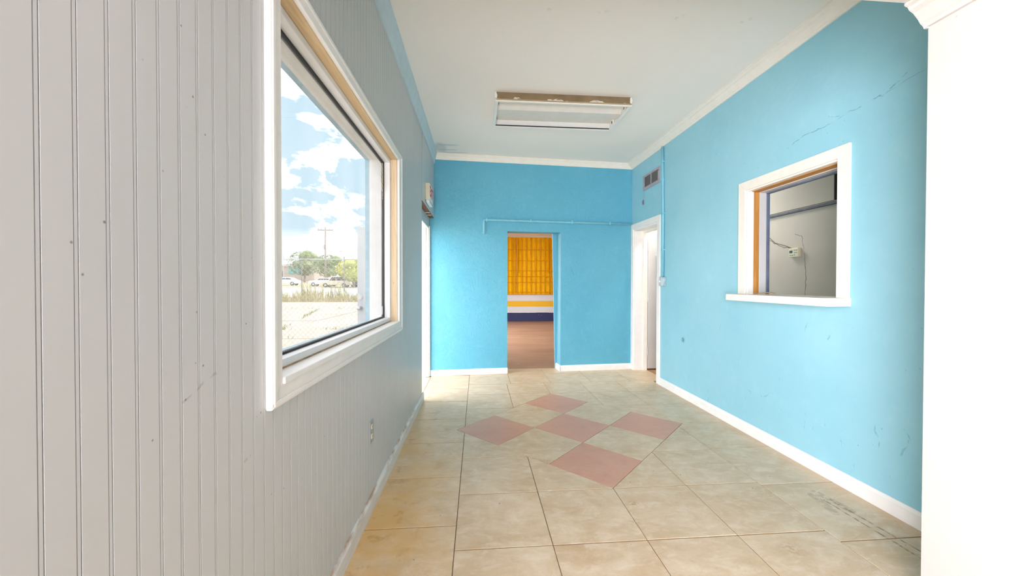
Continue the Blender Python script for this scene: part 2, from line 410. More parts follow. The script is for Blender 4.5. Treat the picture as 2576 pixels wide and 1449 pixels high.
def lay(polys, material, lift=0.):
    polys = [p for p in polys if len(p) > 2 and area(p) > 2e-5]
    if not polys: return
    cx = sum(v[0] for p in polys for v in p)/sum(len(p) for p in polys); cy = sum(v[1] for p in polys for v in p)/sum(len(p) for p in polys)
    key = (tuple(tuple((round(v[0]-cx, 4), round(v[1]-cy, 4)) for v in p) for p in polys), material.name)
    if key not in tile_cache:
        mb = MB()
        for p in polys:
            n = len(p); q = [(v[0]-cx, v[1]-cy) for v in p]
            mb.add([(u, v, -.008) for u, v in q]+[(u, v, -.0008) for u, v in q]+[(u*.997, v*.997, 0) if len(polys) == 1 else (u, v, 0) for u, v in q],
                   [tuple(range(2*n, 3*n))]+[(i, (i+1) % n, n+(i+1) % n, n+i) for i in range(n)]+[(n+i, n+(i+1) % n, 2*n+(i+1) % n, 2*n+i) for i in range(n)])
        me = bpy.data.meshes.new('tile'); me.from_pydata(mb.v, [], mb.f); me.materials.append(material); me.update()
        tile_cache[key] = me
    o = bpy.data.objects.new('tile', tile_cache[key]); COL.objects.link(o); o.parent = floor
    o.location = Vector((cx, cy, lift))-ORG[floor.name]
def cell(x0, x1, y0, y1, cut=None):
    q = GAP/2; p = GAP*.85; base = [(x0+q, y0+p), (x1-q, y0+p), (x1-q, y1-p), (x0+q, y1-p)]
    for c in (cut or []): base = clip(base, *c)
    pieces = []; rest = base
    for (a, b, c) in halfplanes(GAP/2):
        if len(rest) < 3: break
        out = clip(rest, -a, -b, -c)
        if len(out) > 2 and area(out) > 1e-5: pieces.append(out)
        rest = clip(rest, a, b, c)
    lay(pieces, M_tile, random.uniform(-.0006, .0004))
cols = [-.105, .352, .806, 1.259, 1.715]
rows = [-.60, -.11, .376, .864, 1.352, 1.840, 2.325, 2.815, 3.364, 3.912, 4.412, 4.862]
for i in range(4):
    for j in range(len(rows)-1): cell(cols[i], cols[i+1], rows[j], rows[j+1])
lrow = [-.60, -.07, .455, .98, 1.505, 2.03, 2.545, 3.095, 3.635, 4.18, 4.67, 5.195, 5.36]
for a, b in zip(lrow, lrow[1:]): cell(-.605 if a > 4.1 else XL+.004, -.105, a, b)
for a, b in zip([4.30, 4.8], [4.8, 5.29]): cell(-.80, -.605, a, b)
rrow = [1.22, 1.754, 2.292, 2.832, 3.374, 3.905, 4.405, 4.862]
for a, b in zip(rrow, rrow[1:]): cell(1.715, XR-.003, a, b)
bcol = [-.105, .402, .900, 1.407, 1.904, 2.385]
for a, b in zip(bcol, bcol[1:]):
    cell(a, b, 4.862, 5.37)
    cell(a, b, 5.37, 5.72)
# the diamond itself: three by three, rose tiles at the corners and in the middle
for i in range(3):
    for j in range(3):
        def dp(u, v): return (DC[0]+HX*(u-v), DC[1]+HY*(u+v-1))
        u0, u1, v0, v1 = i/3, (i+1)/3, j/3, (j+1)/3; e = GAP/2/1.42
        lay([[dp(u0+e, v0+e), dp(u1-e, v0+e), dp(u1-e, v1-e), dp(u0+e, v1-e)]], M_pink if (i+j) % 2 == 0 else M_tile)

# --- left wall: stucco core, beadboard boards on the inside
OW = (1.20, 2.93, .945, 2.095)                 # window opening (Y0,Y1,Z0,Z1)
M_stucco = plain('blue_stucco', (.36, .56, .64), .85, var=.12, sc_=30., bmp=.4)
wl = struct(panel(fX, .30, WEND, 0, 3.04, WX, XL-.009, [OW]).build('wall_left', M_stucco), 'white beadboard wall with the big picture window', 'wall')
prof = [(-.009, .0003), (0, .0003), (0, .0422), (-.0034, .0426), (-.0034, .0436), (-.0002, .0441), (-.0002, .0488), (-.0034, .0493), (-.0034, .0502), (-.009, .0502)]
board_mesh = {}
def board(y, z0, z1):
    k = (round(z0, 3), round(z1, 3))
    if k not in board_mesh:
        mb = MB().prism([(p[1], p[0]) for p in prof], lambda u, v, t: (v, u, t), z0, z1)
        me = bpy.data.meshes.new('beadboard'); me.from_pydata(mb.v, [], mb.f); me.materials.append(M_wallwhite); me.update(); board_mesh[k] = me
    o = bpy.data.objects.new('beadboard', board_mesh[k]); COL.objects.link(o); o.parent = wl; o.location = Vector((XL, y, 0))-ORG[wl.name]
for k in range(-5, 73):
    y = .573+.0505*k-.0424+.0505-.0505
    if y+.0505 > OW[0] and y < OW[1]:
        board(y, 0, OW[2]); board(y, OW[3], CEIL)
    else: board(y, 0, CEIL)
# header over the side doorway, with the thicker furred part above
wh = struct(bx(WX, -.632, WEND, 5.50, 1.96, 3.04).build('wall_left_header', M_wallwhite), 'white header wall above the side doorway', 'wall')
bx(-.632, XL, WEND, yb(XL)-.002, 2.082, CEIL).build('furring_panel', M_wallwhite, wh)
bx(-.632, XL-.002, WEND, yb(XL)-.002, 2.073, 2.082).build('furring_edge', M_brown, wh)
for y_ in (4.92, 5.10): bx(-.630, XL-.004, y_, y_+.03, 2.070, 2.073).build('shim', M_white, wh)

# --- back wall with the doorway to the yellow-shuttered room
OB = (.402, 1.145, -.01, 1.925)
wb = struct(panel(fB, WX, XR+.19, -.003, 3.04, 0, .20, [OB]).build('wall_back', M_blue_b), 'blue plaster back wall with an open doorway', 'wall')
# second skin of the right reveal, leaning
MB().add([fB(1.145, 0, .20), fB(1.145, 1.95, .20), fB(1.085, 1.95, .20), fB(1.128, 0, .20), fB(1.145, 0, .235), fB(1.145, 1.95, .235), fB(1.085, 1.95, .235), fB(1.128, 0, .235)],
         [(0,1,2,3),(4,5,6,7),(0,1,5,4),(1,2,6,5),(2,3,7,6),(3,0,4,7)]).build('reveal_board', M_blue_b, wb)

# --- right wall: doorway, pass-through and the hole of a missing outlet
OD = (4.745, 5.515, -.01, 1.985)
OP = (2.275, 3.12, 1.135, 1.985)
OH = (4.108, 4.178, .585, .648)
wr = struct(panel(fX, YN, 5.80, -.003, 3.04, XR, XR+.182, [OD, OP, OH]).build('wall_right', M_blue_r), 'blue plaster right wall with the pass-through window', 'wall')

# --- white pier and low ceiling around the camera side
XP = 1.68
YP = .86                            # near end of the pier; unseen shop space added behind it to cut bounced light
M_shopgrey = plain('shop_grey', (.30, .29, .28), .8, var=.08, sc_=2.)  # kept dark so the added shop walls bounce little light
struct(bx(XP, XR+.18, YP, YN, 0, 2.265).build('wall_right_front', M_pier), 'bare white plaster wall at the right edge', 'wall')
struct(bx(WX, 5.0, -2.6, YN, 2.265, 3.04).build('ceiling_front', M_pier), 'low white ceiling in front of the blue wall', 'ceiling')
struct(panel(lambda u, v, t: (u, t, v), WX, 5.0, 0, 2.265, -2.6, -2.45, [(-.53, .20, .06, 2.2)]).build('wall_front', M_shopgrey), 'grey unseen wall behind the viewer with an opening added for daylight', 'wall')  # opening out of view, put in to let daylight reach the room
struct(bx(4.9, 5.0, -2.45, YN, 0, 2.265).build('wall_shop_right', M_shopgrey), 'grey far right wall of the unseen added front shop', 'wall')
struct(bx(XR+.18, 4.9, 1.28, YN, 0, 2.265).build('wall_shop_back', M_shopgrey), 'grey partition wall of the unseen added front shop', 'wall')
struct(panel(fX, -2.45, .30, 0, 2.265, WX, XL, [(-2.3, -.50, .06, 2.2)]).build('wall_left_front', M_pier), 'white unseen left wall with an opening added for daylight', 'wall')  # unseen opening, sized for the light on pier and right wall
struct(bx(XR+.20, 5.0, -2.6, 1.38, -.12, -.0035).build('floor_shop', M_tile), 'tiled floor of the unseen added front shop', 'floor')

# --- ceiling
ce = struct(bx(WX, XR+.18, YN, 5.80, CEIL, CEIL+.12).build('ceiling', M_ceil), 'white painted ceiling with patched screw holes', 'ceiling')
for (x_, y_) in ((.76, 2.49), (.80, 2.475), (1.27, 2.50), (1.30, 2.47), (1.71, 2.50), (1.745, 2.465), (.44, 2.49)):
    MB().prism([(x_+math.cos(t*.785)*random.uniform(.009, .018), y_+math.sin(t*.785)*random.uniform(.007, .014)) for t in range(8)], fZ, CEIL-.0022, CEIL).build('filler_patch', M_cream, ce)
struct(bx(WX-.02, 5.3, -2.62, 13.2, 3.06, 3.22).build('roof', M_dark), 'unseen flat roof added to keep the sun out of the building', 'roof')  # unseen slab added so that no sun leaks into the rooms

# --- crown mouldings
def crown(z0, z1, proj):
    h = z1-z0
    return [(0, z0), (.14*proj, z0), (.20*proj, z0+.12*h), (.30*proj, z0+.20*h), (.42*proj, z0+.36*h), (.62*proj, z0+.60*h), (.80*proj, z0+.72*h), (.86*proj, z0+.84*h), (proj, z0+.90*h), (proj, z1), (0, z1)]
t1 = thing('trim_1', (XR, 3.5, 2.84), 'cream crown moulding along the blue right wall', 'moulding', kind='structure')
for y0, y1, dz in ((YN, 4.618, 0), (4.622, yb(XR), -.004)):
    MB().prism([(u, v+(dz if v < 2.9 else 0)) for u, v in crown(2.844, CEIL, .085)], lambda u, v, t: (XR-u, t, v), y0, y1).build('crown_length', M_cream, t1)
t2 = thing('trim_2', (.8, 5.4, 2.84), 'cream crown board along the blue back wall', 'moulding', kind='structure')
MB().prism(crown(2.842, CEIL, .04), lambda u, v, t: (t+u*SLOPE, yb(t)-u, v), XL, XR).build('crown_length', M_cream, t2)
t3 = thing('trim_3', (XL, 3, 2.78), 'pale blue cove moulding above the beadboard wall', 'moulding', kind='structure')
MB().prism([(0, 2.785), (.012, 2.785), (.016, 2.80), (.022, 2.84), (.032, 2.88), (.040, 2.905), (.046, 2.91), (.046, CEIL), (0, CEIL)], lambda u, v, t: (XL+u, t, v), YN, yb(XL)).build('cove_length', M_palecove, t3)
t4 = thing('trim_4', (XP, .5, 2.18), 'white crown moulding on top of the white plaster wall', 'moulding', kind='structure')
MB().prism(crown(2.18, 2.265, .092), lambda u, v, t: (XP-u, t, v), YP, YN-.004).build('crown_length', M_pier, t4)
MB().prism([(u*1.03, v-(.004 if v < 2.2 else 0)) for u, v in crown(2.18, 2.265, .092)], lambda u, v, t: (XP-u, t, v), YN-.004, YN+.004).build('crown_return', M_pier, t4)

# --- baseboards
def base_prof(h, d): return [(0, 0), (d, 0), (d, h*.80), (d*.75, h*.88), (d*.45, h), (0, h)]
M_base_l = mat('grimy_base', lambda g, bs: (g.put(bs.inputs['Base Color'], g.mix(g.math('MULTIPLY', g.ramp(g.noise(g.scale(g.pos(), (1, .25, 1)), 30., 5.), .42, .62), g.ramp(g.sep(g.pos())[2], .062, .082, .12, .85)), (.74, .735, .72), (.38, .22, .10))), bs.inputs['Roughness'].__setattr__('default_value', .45)))
o = MB().prism(base_prof(.085, .016), lambda u, v, t: (XL+u, t, v), .30, WEND).build('baseboard_left', M_base_l); struct(o, 'grimy white baseboard under the picture window', 'baseboard')
o = MB().prism(base_prof(.088, .014), lambda u, v, t: (XR-u, t, v), YN, 4.668).build('baseboard_right', M_white); struct(o, 'white baseboard along the blue right wall', 'baseboard')
bb = thing('baseboard_back', (.8, 5.4, 0), 'white baseboard in two lengths along the back wall', 'baseboard', kind='structure')
fbb = lambda u, v, t: fB(t, v, -u)
MB().prism(base_prof(.075, .016), fbb, -.615, .405).build('baseboard_length', M_white, bb)
MB().prism(base_prof(.082, .016), fbb, 1.135, XR-.01).build('baseboard_length', M_white, bb)
MB().prism(base_prof(.082, .014), lambda u, v, t: fB(1.145-u, v, t), -.016, .20).build('baseboard_return', M_white, bb)

# ================================================================== WINDOW 1 (picture window)
w1 = thing('window_1', (XL, 2.06, .88), 'big picture window in the white beadboard wall', 'window', kind='structure')
fp = frame_polys(1.138, 3.035, .872, 2.150, .062, .105, .073, .055)
for nm, pl in fp.items():
    MB().prism(pl, fX, XL, XL+.018).build('casing', M_white, w1, bev=.004)
ip = frame_polys(1.146, 3.027, .880, 2.142, .014, .014, .014, .014)
for nm, pl in ip.items(): MB().prism(pl, fX, XL+.018, XL+.022).build('casing_bead', M_white, w1, bev=.0015)
bx(-.612, XL+.024, OW[0], OW[1], .930, .950).build('stool', M_white, w1, bev=.003)
bx(-.616, -.609, OW[0]+.02, OW[1]-.02, .950, .9545).build('dusty_joint', M_dirtstrip, w1)
bx(-.612, XL+.002, OW[0], OW[1], 2.090, 2.105).build('head_liner', M_pine_y, w1)
bx(-.612, XL+.002, 2.915, 2.932, .950, 2.092).build('jamb_liner', M_pine_z, w1)
bx(-.612, XL+.002, 1.198, 1.212, .950, 2.092).build('jamb_liner', M_white, w1)
fr = frame_polys(1.212, 2.915, .952, 2.090, .028, .028, .027, .027)
for nm, pl in fr.items(): MB().prism(pl, fX, -.656, -.612).build('sash_rail', M_alu, w1, bev=.002)
gk = frame_polys(1.236, 2.891, .976, 2.066, .011, .011, .011, .013)
for nm, pl in gk.items(): MB().prism(pl, fX, -.668, -.650).build('gasket', M_black, w1)
pane = bx(-.6605, -.6575, 1.24, 2.887, .98, 2.062).build('pane', M_glass, w1); pane['label'] = 'dusty window glass'
# outer reveal: white lining, then the rough blue stucco edge
for nm, pl in frame_polys(OW[0]-.0, OW[1]+.0, OW[2]-.0, OW[3]+.0, .022, .022, .012, .012).items():
    MB().prism(pl, fX, -.757, -.668).build('outer_lining', M_cream if nm != 'right' else M_white, w1)
for nm, pl in frame_polys(OW[0], OW[1], OW[2], OW[3], .020, .020, .008, .010).items():
    o = MB().prism(pl, fX, -.787, -.757).build('stucco_edge', M_stucco, w1)
bx(-.664, -.656, 2.86, 2.884, 1.00, 1.06).build('latch', M_steel, w1, bev=.002)
# torn sticker on the glass
def m_sticker(g, bs):
    x, y, z = g.sep(g.pos())
    st = g.math('SINE', g.math('MULTIPLY', g.math('ADD', z, g.math('MULTIPLY', y, .35)), 210.))
    c = g.mix(g.math('MULTIPLY', g.ramp(st, .3, .6), g.ramp(g.noise(g.pos(), 60., 3.), .4, .5)), (.74, .66, .54), (.36, .27, .18))
    g.put(bs.inputs['Base Color'], c); bs.inputs['Roughness'].default_value = .6
stk = [(2.868, 2.058), (2.845, 2.040), (2.825, 1.995), (2.820, 1.93), (2.838, 1.87), (2.862, 1.845), (2.868, 1.80), (2.876, 1.85), (2.880, 1.93), (2.878, 2.02)]
o = MB().prism(stk, fX, -.6572, -.6560).build('window_sticker', mat('sticker', m_sticker)); tag(o, 'torn paper sticker in the top corner of the picture window', 'sticker')

# ================================================================== DOOR 1 (side doorway, door swung open outside)
d1 = thing('door_1', (-.7, 5.30, 0), 'white side doorway with its door swung open outside', 'door', kind='structure')
bx(WX-.01, -.630, 5.295, 5.345, 0, 1.955).build('jamb', M_white, d1, bev=.003)
bx(-.690, -.665, 5.280, 5.295, 0, 1.945).build('door_stop', M_white, d1, bev=.003)
bx(-.640, -.618, 5.312, 5.350, 0, 1.962).build('jamb_bead', M_white, d1, bev=.004)
bx(WX-.01, -.634, WEND, WEND+.03, 0, 1.955).build('jamb', M_white, d1, bev=.003)
bx(WX-.01, -.634, WEND+.03, 5.295, 1.935, 1.958).build('head_jamb', M_white, d1, bev=.003)
M_outdoor = plain('weathered_door', (.58, .58, .58), .5, var=.05, sc_=6.)
lf = bx(-1.505, -.80, 5.205, 5.25, .02, 1.925).build('door_leaf', M_outdoor, d1, bev=.003)
for z_ in (.905, 1.04):
    MB().tube([(-1.472, 5.205, z_), (-1.472, 5.196, z_)], .030, 16).build('rose', M_screw, d1, smooth=False)
MB().tube([(-1.472, 5.20, .905), (-1.472, 5.175, .905), (-1.472, 5.165, .905), (-1.472, 5.150, .905), (-1.472, 5.142, .905)], [.011, .012, .024, .026, .016], 16).build('knob', M_screw, d1, smooth=True)
MB().tube([(-1.472, 5.20, 1.04), (-1.472, 5.188, 1.04)], .017, 14).build('deadbolt', M_screw, d1)

# ================================================================== DOOR 2 (right doorway)
d2 = thing('door_2', (XR, 5.1, 0), 'white cased doorway in the blue right wall with a grey door', 'door', kind='structure')
bx(XR-.016, XR, 4.672, 4.750, 0, 2.052).build('casing', M_white, d2, bev=.003)
bx(XR-.016, XR, 5.505, yb(XR)-.004, 0, 2.052).build('casing', M_white, d2, bev=.003)
bx(XR-.016, XR, 4.750, 5.505, 1.978, 2.052).build('casing', M_white, d2, bev=.003)
bx(XR, XR+.125, 5.490, 5.514, 0, 1.975).build('jamb', M_white, d2, bev=.002)
bx(XR, XR+.125, 4.748, 4.768, 0, 1.975).build('jamb', M_white, d2, bev=.002)
bx(XR, XR+.125, 4.768, 5.490, 1.955, 1.980).build('head_jamb', M_white, d2, bev=.002)
bx(XR+.125, XR+.182, 5.468, 5.514, 0, 1.975).build('door_frame', M_cream, d2, bev=.004)
bx(XR+.125, XR+.182, 4.768, 5.468, 1.930, 1.980).build('door_frame', M_cream, d2, bev=.004)
lf = bx(XR+.200, XR+.96, 5.500, 5.540, .012, 1.96).build('door_leaf', M_grey_door, d2, bev=.012, seg=4); lf['label'] = 'flush grey door leaf standing open'
for z_ in (1.74, 1.02, .27):
    h = bx(XR+.182, XR+.204, 5.478, 5.500, z_-.05, z_+.05).build('hinge', M_cream, d2, bev=.003)
    MB().tube([(XR+.192, 5.474, z_-.055), (XR+.192, 5.474, z_+.055)], .008, 10).build('hinge_pin', M_screw, h, smooth=False)
o = bx(XR+.325, XR+.345, 5.480, 5.500, 1.34, 1.62).build('pull_handle', M_redbrown, d2, bev=.004)
bx(XR+.315, XR+.325, 5.492, 5.500, 1.33, 1.63).build('handle_plate', M_white, d2, bev=.002)

# ================================================================== WINDOW 2 (pass-through)
w2 = thing('window_2', (XR, 2.7, 1.1), 'open pass-through window with white casing and shelf in the blue wall', 'window', kind='structure')
pp = frame_polys(2.198, 3.208, 1.133, 2.053, .080, .085, .0, .072)
for nm in ('left', 'right', 'top'): MB().prism(pp[nm], fX, XR-.018, XR).build('casing', M_cream, w2, bev=.003)
# linings seen in the thickness of the wall, back to front
for y0, y1, sgn in ((3.105, 3.120, 1), (2.275, 2.290, -1)):
    bx(XR-.004, XR+.048, y0, y1, 1.135, 1.985).build('jamb_strip', M_white, w2, bev=.003)
    bx(XR+.048, XR+.098, y0+(.005 if sgn > 0 else 0), y1-(.005 if sgn < 0 else 0), 1.135, 1.985).build('stud', M_stud_z, w2, bev=.002)
    bx(XR+.098, XR+.158, y0+(.002 if sgn > 0 else 0), y1-(.002 if sgn < 0 else 0), 1.135, 1.985).build('jamb_strip', M_wallwhite, w2, bev=.002)
    bx(XR+.158, XR+.184, y0-.004 if sgn > 0 else y0, y1+.004 if sgn < 0 else y1, 1.135, 1.985).build('back_trim', plain('slate_blue_paint', (.115, .15, .225), .5, var=.15), w2, bev=.003)
bx(XR-.004, XR+.030, 2.29, 3.105, 1.970, 1.985).build('head_strip', M_cream, w2, bev=.002)
bx(XR+.030, XR+.100, 2.29, 3.105, 1.966, 1.985).build('head_stud', M_stud_y, w2, bev=.002)
bx(XR+.100, XR+.150, 2.29, 3.105, 1.960, 1.985).build('head_strip', M_wallwhite, w2, bev=.002)
bx(XR+.150, XR+.184, 2.29, 3.105, 1.952, 1.985).build('head_trim', MATS['slate_blue_paint'], w2, bev=.003)
shp = [(2.036, 2.192), (2.036, 3.150), (2.10, 3.255), (XR, 3.285), (XR, 3.119), (XR+.186, 3.119), (XR+.186, 2.276), (XR, 2.276), (XR, 2.192)]
o = MB().prism(shp, fZ, 1.086, 1.136).build('shelf', M_cream, w2, bev=.002); o['label'] = 'thick white serving shelf'
MB().tube([(2.24, 3.09, 1.142), (2.26, 2.99, 1.150), (2.30, 2.93, 1.143), (2.34, 3.02, 1.152), (2.33, 3.09, 1.145)], .003, 6).build('wire_scrap', M_tan, w2)

# --- the little room behind the pass-through
def m_inner(g, bs):
    P = g.pos(); x, y, z = g.sep(P)
    base = g.mix(g.ramp(g.noise(P, 1.8, 4.), .3, .7), (.56, .475, .40), (.63, .545, .465))
    for p0, p1, ww in (((4.26, 1.72), (4.05, 1.61), .005), ((4.05, 1.61), (3.90, 1.575), .005), ((3.88, 1.73), (3.80, 1.70), .004), ((3.80, 1.70), (3.77, 1.56), .004), ((3.76, 1.52), (3.74, 1.32), .0045), ((3.74, 1.32), (3.75, 1.05), .005)):
        base = g.mix(g.math('MULTIPLY', g.seg(y, z, p0, p1, ww, .06, P, 10.), .75), base, (.12, .09, .07))
    g.put(bs.inputs['Base Color'], base); bs.inputs['Roughness'].default_value = .7
    bump(g, bs, g.noise(P, 12., 5.), .1, .006)
M_inner = mat('dull_plaster', m_inner)
XI = 3.25
wi = struct(bx(XI, XI+.12, 1.30, 5.80, 0, 3.04).build('wall_inner_room', M_inner), 'dull beige cracked wall seen through the pass-through window', 'wall')
bx(XI-.016, XI, 3.410, 4.60, 1.985, 2.285).build('upper_panel', M_inner, wi, bev=.003)
bx(XI-.020, XI, 3.396, 3.410, 1.985, 2.275).build('panel_shadow_strip', M_dark, wi)  # dark strip stands in for the shadow gap beside the panel
bx(XI-.022, XI, 3.30, 4.60, 1.948, 1.972).build('rail', plain('dark_rail', (.075, .085, .12), .6, var=.3), wi, bev=.004)
bx(XI-.010, XI, 3.30, 4.60, 2.40, 2.62).build('upper_board', M_inner, wi)
MB().prism([(4.30, 2.300), (4.02, 2.318), (3.99, 2.345), (4.06, 2.338), (4.30, 2.33)], fX, XI-.03, XI-.012).build('torn_edge', M_brown, wi)
struct(bx(XR+.182, XI, 1.30, 1.38, 0, 3.04).build('wall_inner_room_front', M_inner), 'near end wall of the little room', 'wall')
struct(bx(XR+.182, XI, 5.72, 5.80, 0, 3.04).build('wall_inner_room_back', M_inner), 'far end wall of the little room', 'wall')
struct(bx(XR+.182, XI, 1.38, 5.72, 2.62, 2.72).build('ceiling_inner_room', M_inner), 'beige ceiling of the little room', 'ceiling')
struct(bx(XR+.20, XI, 1.38, 5.72, -.12, -.001).build('floor_inner_room', plain('orange_floor', (.40, .22, .10), .6, var=.1)), 'orange-brown floor of the little room', 'floor')

# --- the room behind the back doorway
def m_far(g, bs):
    P = g.pos(); x, y, z = g.sep(P)
    zz = g.math('ADD', z, g.math('MULTIPLY', g.math('SUBTRACT', g.noise(P, 6., 3.), .5), .02))
    base = g.mix(g.ramp(zz, .464, .470), (.66, .68, .72), (.80, .47, .015))
    base = g.mix(g.ramp(zz, .650, .656), base, (.66, .68, .72))
    blk = g.mix(g.math('MULTIPLY', g.ramp(g.vor(P, 6.), .03, .06, 1., 0.), .8), (.022, .030, .105), (.5, .5, .55))
    base = g.mix(g.ramp(zz, .270, .275), blk, base)
    g.put(bs.inputs['Base Color'], base); bs.inputs['Roughness'].default_value = .5
wf = struct(bx(-.8, 5.2, 12.91, 13.1, -.01, 3.04).build('wall_far_room', mat('banded_wall', m_far)), 'far white wall with yellow stripe and navy base beyond the doorway', 'wall')
def m_brownfloor(g, bs):
    P = g.pos(); n1 = g.noise(g.scale(P, (.5, 1.6, 1)), 1.5, 6., .6, .6); n2 = g.noise(P, 14., 5.)
    base = g.mix(g.ramp(n1, .3, .7), (.30, .165, .105), (.42, .265, .18)); base = g.mix(g.math('MULTIPLY', g.ramp(n2, .6, .75), .4), base, (.52, .36, .25))
    base = g.mix(g.math('MULTIPLY', g.ramp(g.vor(P, 2.2), .02, .05, 1., 0.), .6), base, (.10, .05, .03))
    g.put(bs.inputs['Base Color'], base); bs.inputs['Roughness'].default_value = .5
struct(MB().prism([(-.80, 5.57), (XR+.19, 5.80), (5.2, 5.80), (5.2, 12.9), (-.80, 12.9)], fZ, -.12, -.006).build('floor_far_room', mat('brown_concrete', m_brownfloor)), 'stained brown concrete floor beyond the doorway', 'floor')
struct(bx(WX, 5.2, 5.80, 13.1, 2.76, 3.04).build('ceiling_far_room', M_ceil), 'white ceiling of the far room', 'ceiling')
struct(bx(5.1, 5.25, 5.80, 12.9, 0, 2.76).build('wall_far_room_right', M_pier), 'white right wall of the far room', 'wall')
struct(panel(fX, 5.70, 12.9, 0, 2.76, WX, WX+.15, [(7.2, 11.4, 0, 2.5)]).build('wall_far_room_left', M_pier), 'white left wall of the far room with an unseen bay added for light', 'wall')  # bay out of view, put in and sized to light the far room
struct(bx(XR+.19, 5.2, 5.80, 5.92, 0, 2.76).build('wall_far_room_front', M_pier), 'white near wall of the far room', 'wall')
# yellow slatted security shutter
M_yel = plain('yellow_enamel', (.88, .51, .004), .7, var=.06, sc_=6., spec=.15)
M_yel2 = plain('yellow_enamel_bar', (.66, .31, .004), .7, var=.1, spec=.15)
sh = thing('slatted_shutter', (1.8, 12.85, .87), 'yellow slatted security shutter across the far wall', 'shutter')
me_slat = None
for k in range(34):
    x_ = -.55+.1495*k
    mb = MB().prism([(x_+.003, 12.895), (x_+.003, 12.825), (x_+.015, 12.825), (x_+.017, 12.868), (x_+.142, 12.884), (x_+.146, 12.895)], fZ, .875, 2.692)
    if me_slat is None: s0 = mb.build('slat', M_yel, sh); me_slat = s0.data; x00 = x_
    else:
        s_ = bpy.data.objects.new('slat', me_slat); COL.objects.link(s_); s_.parent = sh; s_.location = (x_-x00, 0, 0)
for z_ in (2.29, 1.94, 1.62, 1.44, 1.25, .94):
    MB().tube([(-.55, 12.818, z_), (4.55, 12.818, z_)], .010, 6).build('cross_rod', M_yel2, sh)
for x_ in (1.18, 1.27, 2.27, 2.36): bx(x_-.012, x_+.012, 12.800, 12.822, .90 if x_ in (1.18, 2.36) else 1.55, 2.66).build('lock_bar', M_yel2, sh, bev=.003)
bx(-.58, 4.6, 12.845, 12.90, .862, .876).build('sill_angle', M_yel2, sh)
MB().tube([(2.22, 12.84, 1.40), (2.235, 12.80, 1.41), (2.25, 12.84, 1.42)], .012, 8).build('hasp', M_screw, sh)
fx = thing('strip_light', (1.9, 11.3, 2.66), 'long white strip light on the far room ceiling', 'light')
bx(1.25, 3.65, 11.25, 11.40, 2.71, 2.76).build('housing', M_white, fx, bev=.004)
MB().tube([(1.30, 11.29, 2.69), (3.60, 11.29, 2.69)], .014, 10).build('tube', M_alu, fx, smooth=False)
MB().tube([(1.30, 11.36, 2.69), (3.60, 11.36, 2.69)], .014, 10).build('tube', M_alu, fx, smooth=False)

# ================================================================== CEILING LIGHT (empty troffer)
FX0, FX1, FY0, FY1, FZ0 = .160, 1.400, 3.592, 4.190, 2.836
cl_ = thing('ceiling_light', (.78, 3.89, FZ0), 'empty fluorescent ceiling light without tubes', 'light')
def m_tanside(g, bs):
    P = g.pos(); x, y, z = g.sep(P)
    nz = g.math('ADD', g.noise(g.scale(P, (1, 1, 3.)), 5., 4., .6), g.ramp(z, 2.84, 2.89, .18, -.12))
    base = g.mix(g.ramp(nz, .55, .58), g.mix(g.ramp(g.noise(P, 7.), .3, .7), (.20, .14, .07), (.29, .21, .115)), (.74, .69, .58))
    g.put(bs.inputs['Base Color'], base); bs.inputs['Roughness'].default_value = .6
M_refl = plain('reflector_enamel', (.74, .715, .655), .45, var=.03)
M_tanside = mat('bare_tan_side', m_tanside)
bx(FX0+.006, FX1-.006, FY0, FY0+.010, FZ0+.012, CEIL).build('side_panel', M_tanside, cl_)
bx(FX0+.006, FX1-.006, FY1-.010, FY1, FZ0+.012, CEIL).build('side_panel', M_white, cl_)
bx(FX0, FX0+.010, FY0, FY1, FZ0+.012, CEIL).build('end_panel', M_white, cl_)
bx(FX1-.010, FX1, FY0, FY1, FZ0+.012, CEIL).build('end_panel', M_white, cl_)
for nm, pl in frame_polys(FX0-.004, FX1+.004, FY0-.006, FY1+.006, .026, .026, .022, .022).items():
    MB().prism(pl, fZ, FZ0, FZ0+.012).build('rim', M_white if nm != 'bottom' else M_cream, cl_, bev=.002)
bx(FX0+.004, FX1-.002, FY0-.010, FY0-.001, FZ0+.012, FZ0+.022).build('peeling_lip', M_tan, cl_, bev=.002)
bx(FX0+.02, FX1-.02, FY1-.030, FY1-.022, FZ0+.010, FZ0+.018).build('rim_gap', M_dark, cl_)
bx(FX0+.010, FX1-.010, FY0+.010, FY1-.010, 2.910, 2.918).build('reflector', M_refl, cl_)
for y_ in (3.70, 4.04):
    MB().prism([(y_-.07, 2.910), (y_-.045, 2.895), (y_+.045, 2.895), (y_+.07, 2.910)], fX, FX0+.012, FX1-.012).build('lamp_trough', M_refl, cl_)
MB().prism([(3.805, 2.910), (3.835, 2.868), (3.945, 2.868), (3.975, 2.910)], fX, FX0+.012, FX1-.012).build('ballast_cover', M_refl, cl_)
for x_ in (FX0+.012, FX1-.030):
    for y_ in (3.70, 4.04):
        h = bx(x_, x_+.018, y_-.018, y_+.018, 2.850, 2.895).build('lamp_holder', M_ivory if x_ < 1 else M_cream, cl_, bev=.004)
        bx(x_+(.018 if x_ < 1 else -.004), x_+(.022 if x_ < 1 else 0), y_-.006, y_+.006, 2.856, 2.880).build('contact_slot', M_green if (x_ > 1 and y_ < 3.9) else M_dark, h)
for x_, y_ in ((FX0-.004, FY0-.008), (FX1-.012, FY0-.008)):
    MB().prism([(x_-.006, FZ0+.03), (x_+.012, FZ0+.02), (x_+.018, FZ0+.05), (x_+.004, CEIL-.004), (x_-.004, CEIL-.01)], fY, y_-.006, y_+.006).build('paint_clump', M_cream, cl_, bev=.002)

